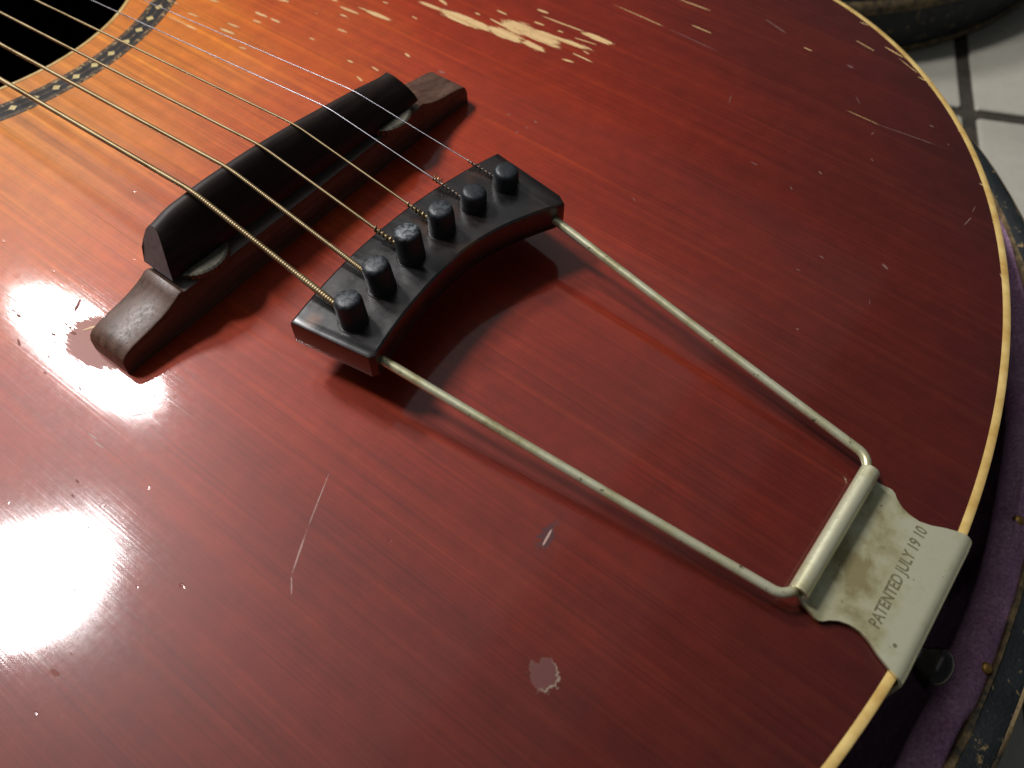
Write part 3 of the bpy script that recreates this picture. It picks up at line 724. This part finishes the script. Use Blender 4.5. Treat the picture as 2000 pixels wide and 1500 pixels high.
# ------------------------------------------------------------------ strings
SADP = [(-26.2, 24.6), (-15.4, 23.7), (-5.4, 23.75), (5.6, 22.9), (16.2, 21.7), (25.8, 20.9)]
SLY = [0.011, 0.005, 0.002, -0.002, -0.005, -0.010]      # drift towards the nut, mm per mm
RAD = [0.68, 0.54, 0.40, 0.31, 0.16, 0.13]
WPI = [0.64, 0.52, 0.40, 0.34, 0, 0]
for i in range(6):
    y0, z0 = SADP[i]; r = RAD[i]; bx, bY, bZ = PIN[i]
    far = 330.0
    A = Vector((-far, y0 + SLY[i] * far, z0 + r - 0.074 * far)); B0 = Vector((-2.2, y0, z0 + r * 0.9 - 0.1))
    E = Vector((bx - 2.6, bY, bZ + (0.9 if i < 4 else 0.5) + r * 0.5))
    # resting points: straight to the crest, short bend, straight to the pin
    dA = (A - B0).normalized(); dE = (E - B0).normalized()
    bend = bez(B0 + dA * 3.5, B0, B0 + dE * 3.5, 8)
    key = [A] + bend + [E]
    path = []; rad = []
    pitch = WPI[i]; acc = 0.0
    if pitch:
        step = pitch / 6; seglen = 0
        for a, b in zip(key[:-1], key[1:]):
            L = (b - a).length; m = max(1, int(L / step))
            for k in range(m):
                path.append(a.lerp(b, k / m)); s_ = acc + L * k / m
                rad.append(r * (0.90 + 0.11 * abs(math.cos(math.pi * s_ / pitch))))
            acc += L
        # heavier double winding just before the pin
        tot = acc
        q = 0.0
        for k in range(len(path)):
            dd = (path[k] - E).length
            if path[k].x > 20 and dd < (13 if i < 2 else 0): rad[k] *= 1.26
        path.append(E); rad.append(r)
        v, f = sweep(path, rad, 9)
        so = child(obj('string', v, f, M['bronze'], auto=89))
    else:
        v, f = sweep(key, r, 8); so = child(obj('string', v, f, M['steel'], auto=60))
    so['label'] = ['thick wound bronze bass string', 'second thickest wound bronze string', 'third wound bronze string', 'thinnest wound bronze string', 'plain steel second string', 'plain steel first string'][i]
    if i >= 2:                                   # twisted ball end lying on the block
        n = 90; L = [0, 0, 8.5, 8.0, 9.5, 9.0][i]; hp = []; T0 = E - dE * L
        for k in range(n + 1):
            u = k / n; a = u * 2 * math.pi * (L / 1.15); rr = r + 0.16 + 0.10 * math.sin(u * 9 + i) + (0.15 * u)
            side = Vector((0, 1, 0)); upv = dE.cross(side).normalized()
            hp.append(T0 + dE * (L * u) + side * (rr * math.cos(a)) + upv * (rr * math.sin(a)))
        v, f = sweep(hp, 0.20 if i < 4 else 0.17, 6)
        child(obj('twisted_end', v, f, M['rust'] if i > 3 else M['bronze']), so)
    if i == 4:                                   # little knot where the second string is wrapped
        kp = [E - dE * 9.6 + Vector((0.7 * math.sin(a * 1.0) * 0.6, 0.75 * math.cos(a), 0.55 + 0.75 * math.sin(a))) + dE * (0.16 * a) for a in [k * 0.45 for k in range(34)]]
        v, f = sweep(kp, 0.17, 6); child(obj('knot', v, f, M['rust']), so)

# ------------------------------------------------------------------ case
ZR = -33.0
case = empty('guitar_case', (20, 0, -112))
tag(case, 'open black guitar case with purple plush lining and frayed tan edges', 'guitar case')
def ringloft(prof, mat, name, wobble=0.0):
    loops = []
    rr = random.Random(3)
    for d, z in prof:
        o = offset(d); loops.append([(o[i].x + (wobble * noise.noise(Vector((i * 0.11, d, z * 0.1))) if wobble else 0), o[i].y + (wobble * noise.noise(Vector((i * 0.13 + 50, d, z * 0.1))) if wobble else 0), z + (wobble * noise.noise(Vector((i * 0.17, d + 9, 3))) if wobble else 0)) for i in range(NA)])
    v, f = loft(loops, True, False)
    return child(obj(name, v, f, mat, auto=50), case)
shell = ringloft([(20.6, ZR - 3), (20.9, ZR - 0.6), (22.0, ZR), (27.0, ZR - 0.4), (28.6, ZR - 1.8), (29.0, ZR - 4), (29.3, -104), (28.3, -110), (26, -111.5)], M['tolex'], 'shell', 0.5)
ringloft([(20.1, ZR - 1.2), (20.6, ZR + 0.35), (21.6, ZR + 0.5), (22.1, ZR - 0.2)], M['edge'], 'frayed_edge', 0.6)
ringloft([(27.8, ZR - 0.9), (28.6, ZR - 1.2), (29.25, ZR - 2.2), (29.2, ZR - 3.2)], M['edge'], 'worn_corner', 0.35)
ringloft([(20.4, ZR - 1.0), (18.8, ZR + 0.9), (16.6, ZR + 1.2), (14.6, ZR + 0.1), (13.2, ZR - 2.0), (13.0, ZR - 5), (14.2, ZR - 8), (17.0, ZR - 11), (17.5, -95), (11, -101)], M['plush'], 'lining', 1.0)
lo_ = offset(12)
v, f = loft([[(p.x, p.y, -100.2) for p in lo_], [(p.x, p.y, -103.5) for p in lo_]], True, True)
child(obj('lining_floor', v, f, M['plush']), case)
sb = offset(27.5)
v, f = loft([[(p.x, p.y, -105) for p in sb], [(p.x, p.y, -111.8) for p in sb]], True, True)
child(obj('case_bottom', v, f, M['tolex']), case)
for (x, y) in ((192.4, 9.6), (186.0, 49.5)):
    loops = [[(x + r * math.cos(a), y + r * math.sin(a), ZR + 1.0 + z) for a in [2 * math.pi * k / 14 for k in range(14)]] for r, z in ((1.35, -0.6), (1.35, 0.1), (1.05, 0.55), (0.45, 0.8))]
    v, f = loft(loops, True, True); child(obj('tack', v, f, M['brass']), case)
# lid, folded open on the floor on the far side
def lid_loop(d, n=160):
    out = []
    for k in range(n):
        a = 2 * math.pi * k / n
        x = -88 + (190 + d) * math.cos(a) * (1.0 if math.cos(a) > 0 else 1.9); y = 453 + (190 + d) * math.sin(a)
        out.append((x, y))
    return out
def lidring(prof, mat, name, caps=False):
    loops = [[(x, y, z + 0.4 * noise.noise(Vector((x * .05, y * .05, d)))) for x, y in lid_loop(d)] for d, z in prof]
    v, f = loft(loops, True, caps); return child(obj(name, v, f, mat, auto=50), case)
lid = lidring([(-1.5, -111.6), (0, -109.5), (0.4, -86), (-0.6, -83), (-4, -80), (-9, -66), (-15, -54), (-26, -46), (-45, -42), (-90, -41)], M['tolex'], 'lid', True)
lidring([(-0.2, -111.9), (0.75, -111), (1.1, -109), (0.6, -107.6)], M['edge'], 'lid_lower_edge')
lidring([(0.7, -86.4), (0.5, -84.2), (-0.7, -82.2), (-2.4, -80.9)], M['edge'], 'lid_upper_edge')

# ------------------------------------------------------------------ floor: dark grout bed with separate tiles
FZ = -112.0
v, f = loft([[(-900, -900, FZ - 14), (1100, -900, FZ - 14), (1100, 1100, FZ - 14), (-900, 1100, FZ - 14)], [(-900, -900, FZ - 1.6), (1100, -900, FZ - 1.6), (1100, 1100, FZ - 1.6), (-900, 1100, FZ - 1.6)]], True, True)
floor = obj('floor', v, f, M['grout'], smooth=False); tag(floor, kind='structure')
TP, GW = 203.0, 7.0; hw = (TP - GW) / 2
loops = []
for ins, z in ((0, -6), (0, -0.9), (0.4, -0.3), (1.4, 0)):
    h = hw - ins; c = 1.0; q = [(-h + c, -h), (h - c, -h), (h, -h + c), (h, h - c), (h - c, h), (-h + c, h), (-h, h - c), (-h, -h + c)]
    loops.append([(x, y, z) for x, y in q])
v, f = loft(loops, True, True)
ang = math.radians(24.3); e1 = Vector((math.cos(ang), math.sin(ang), 0)); e2 = Vector((-math.sin(ang), math.cos(ang), 0))
tile0 = None
for i in range(-4, 4):
    for j in range(-5, 3):
        c = Vector((110.6, 315.3, FZ)) + e1 * ((i + 0.5) * TP) + e2 * ((j + 0.5) * TP)
        if not (-420 < c.x < 620 and -420 < c.y < 800): continue
        if tile0 is None:
            tile0 = obj('tile', v, f, M['tile'], auto=30); t_ = tile0
        else:
            t_ = bpy.data.objects.new('tile', tile0.data); COL.objects.link(t_)
        t_.parent = floor
        t_.location = c * S; t_.rotation_euler = (0, 0, ang)
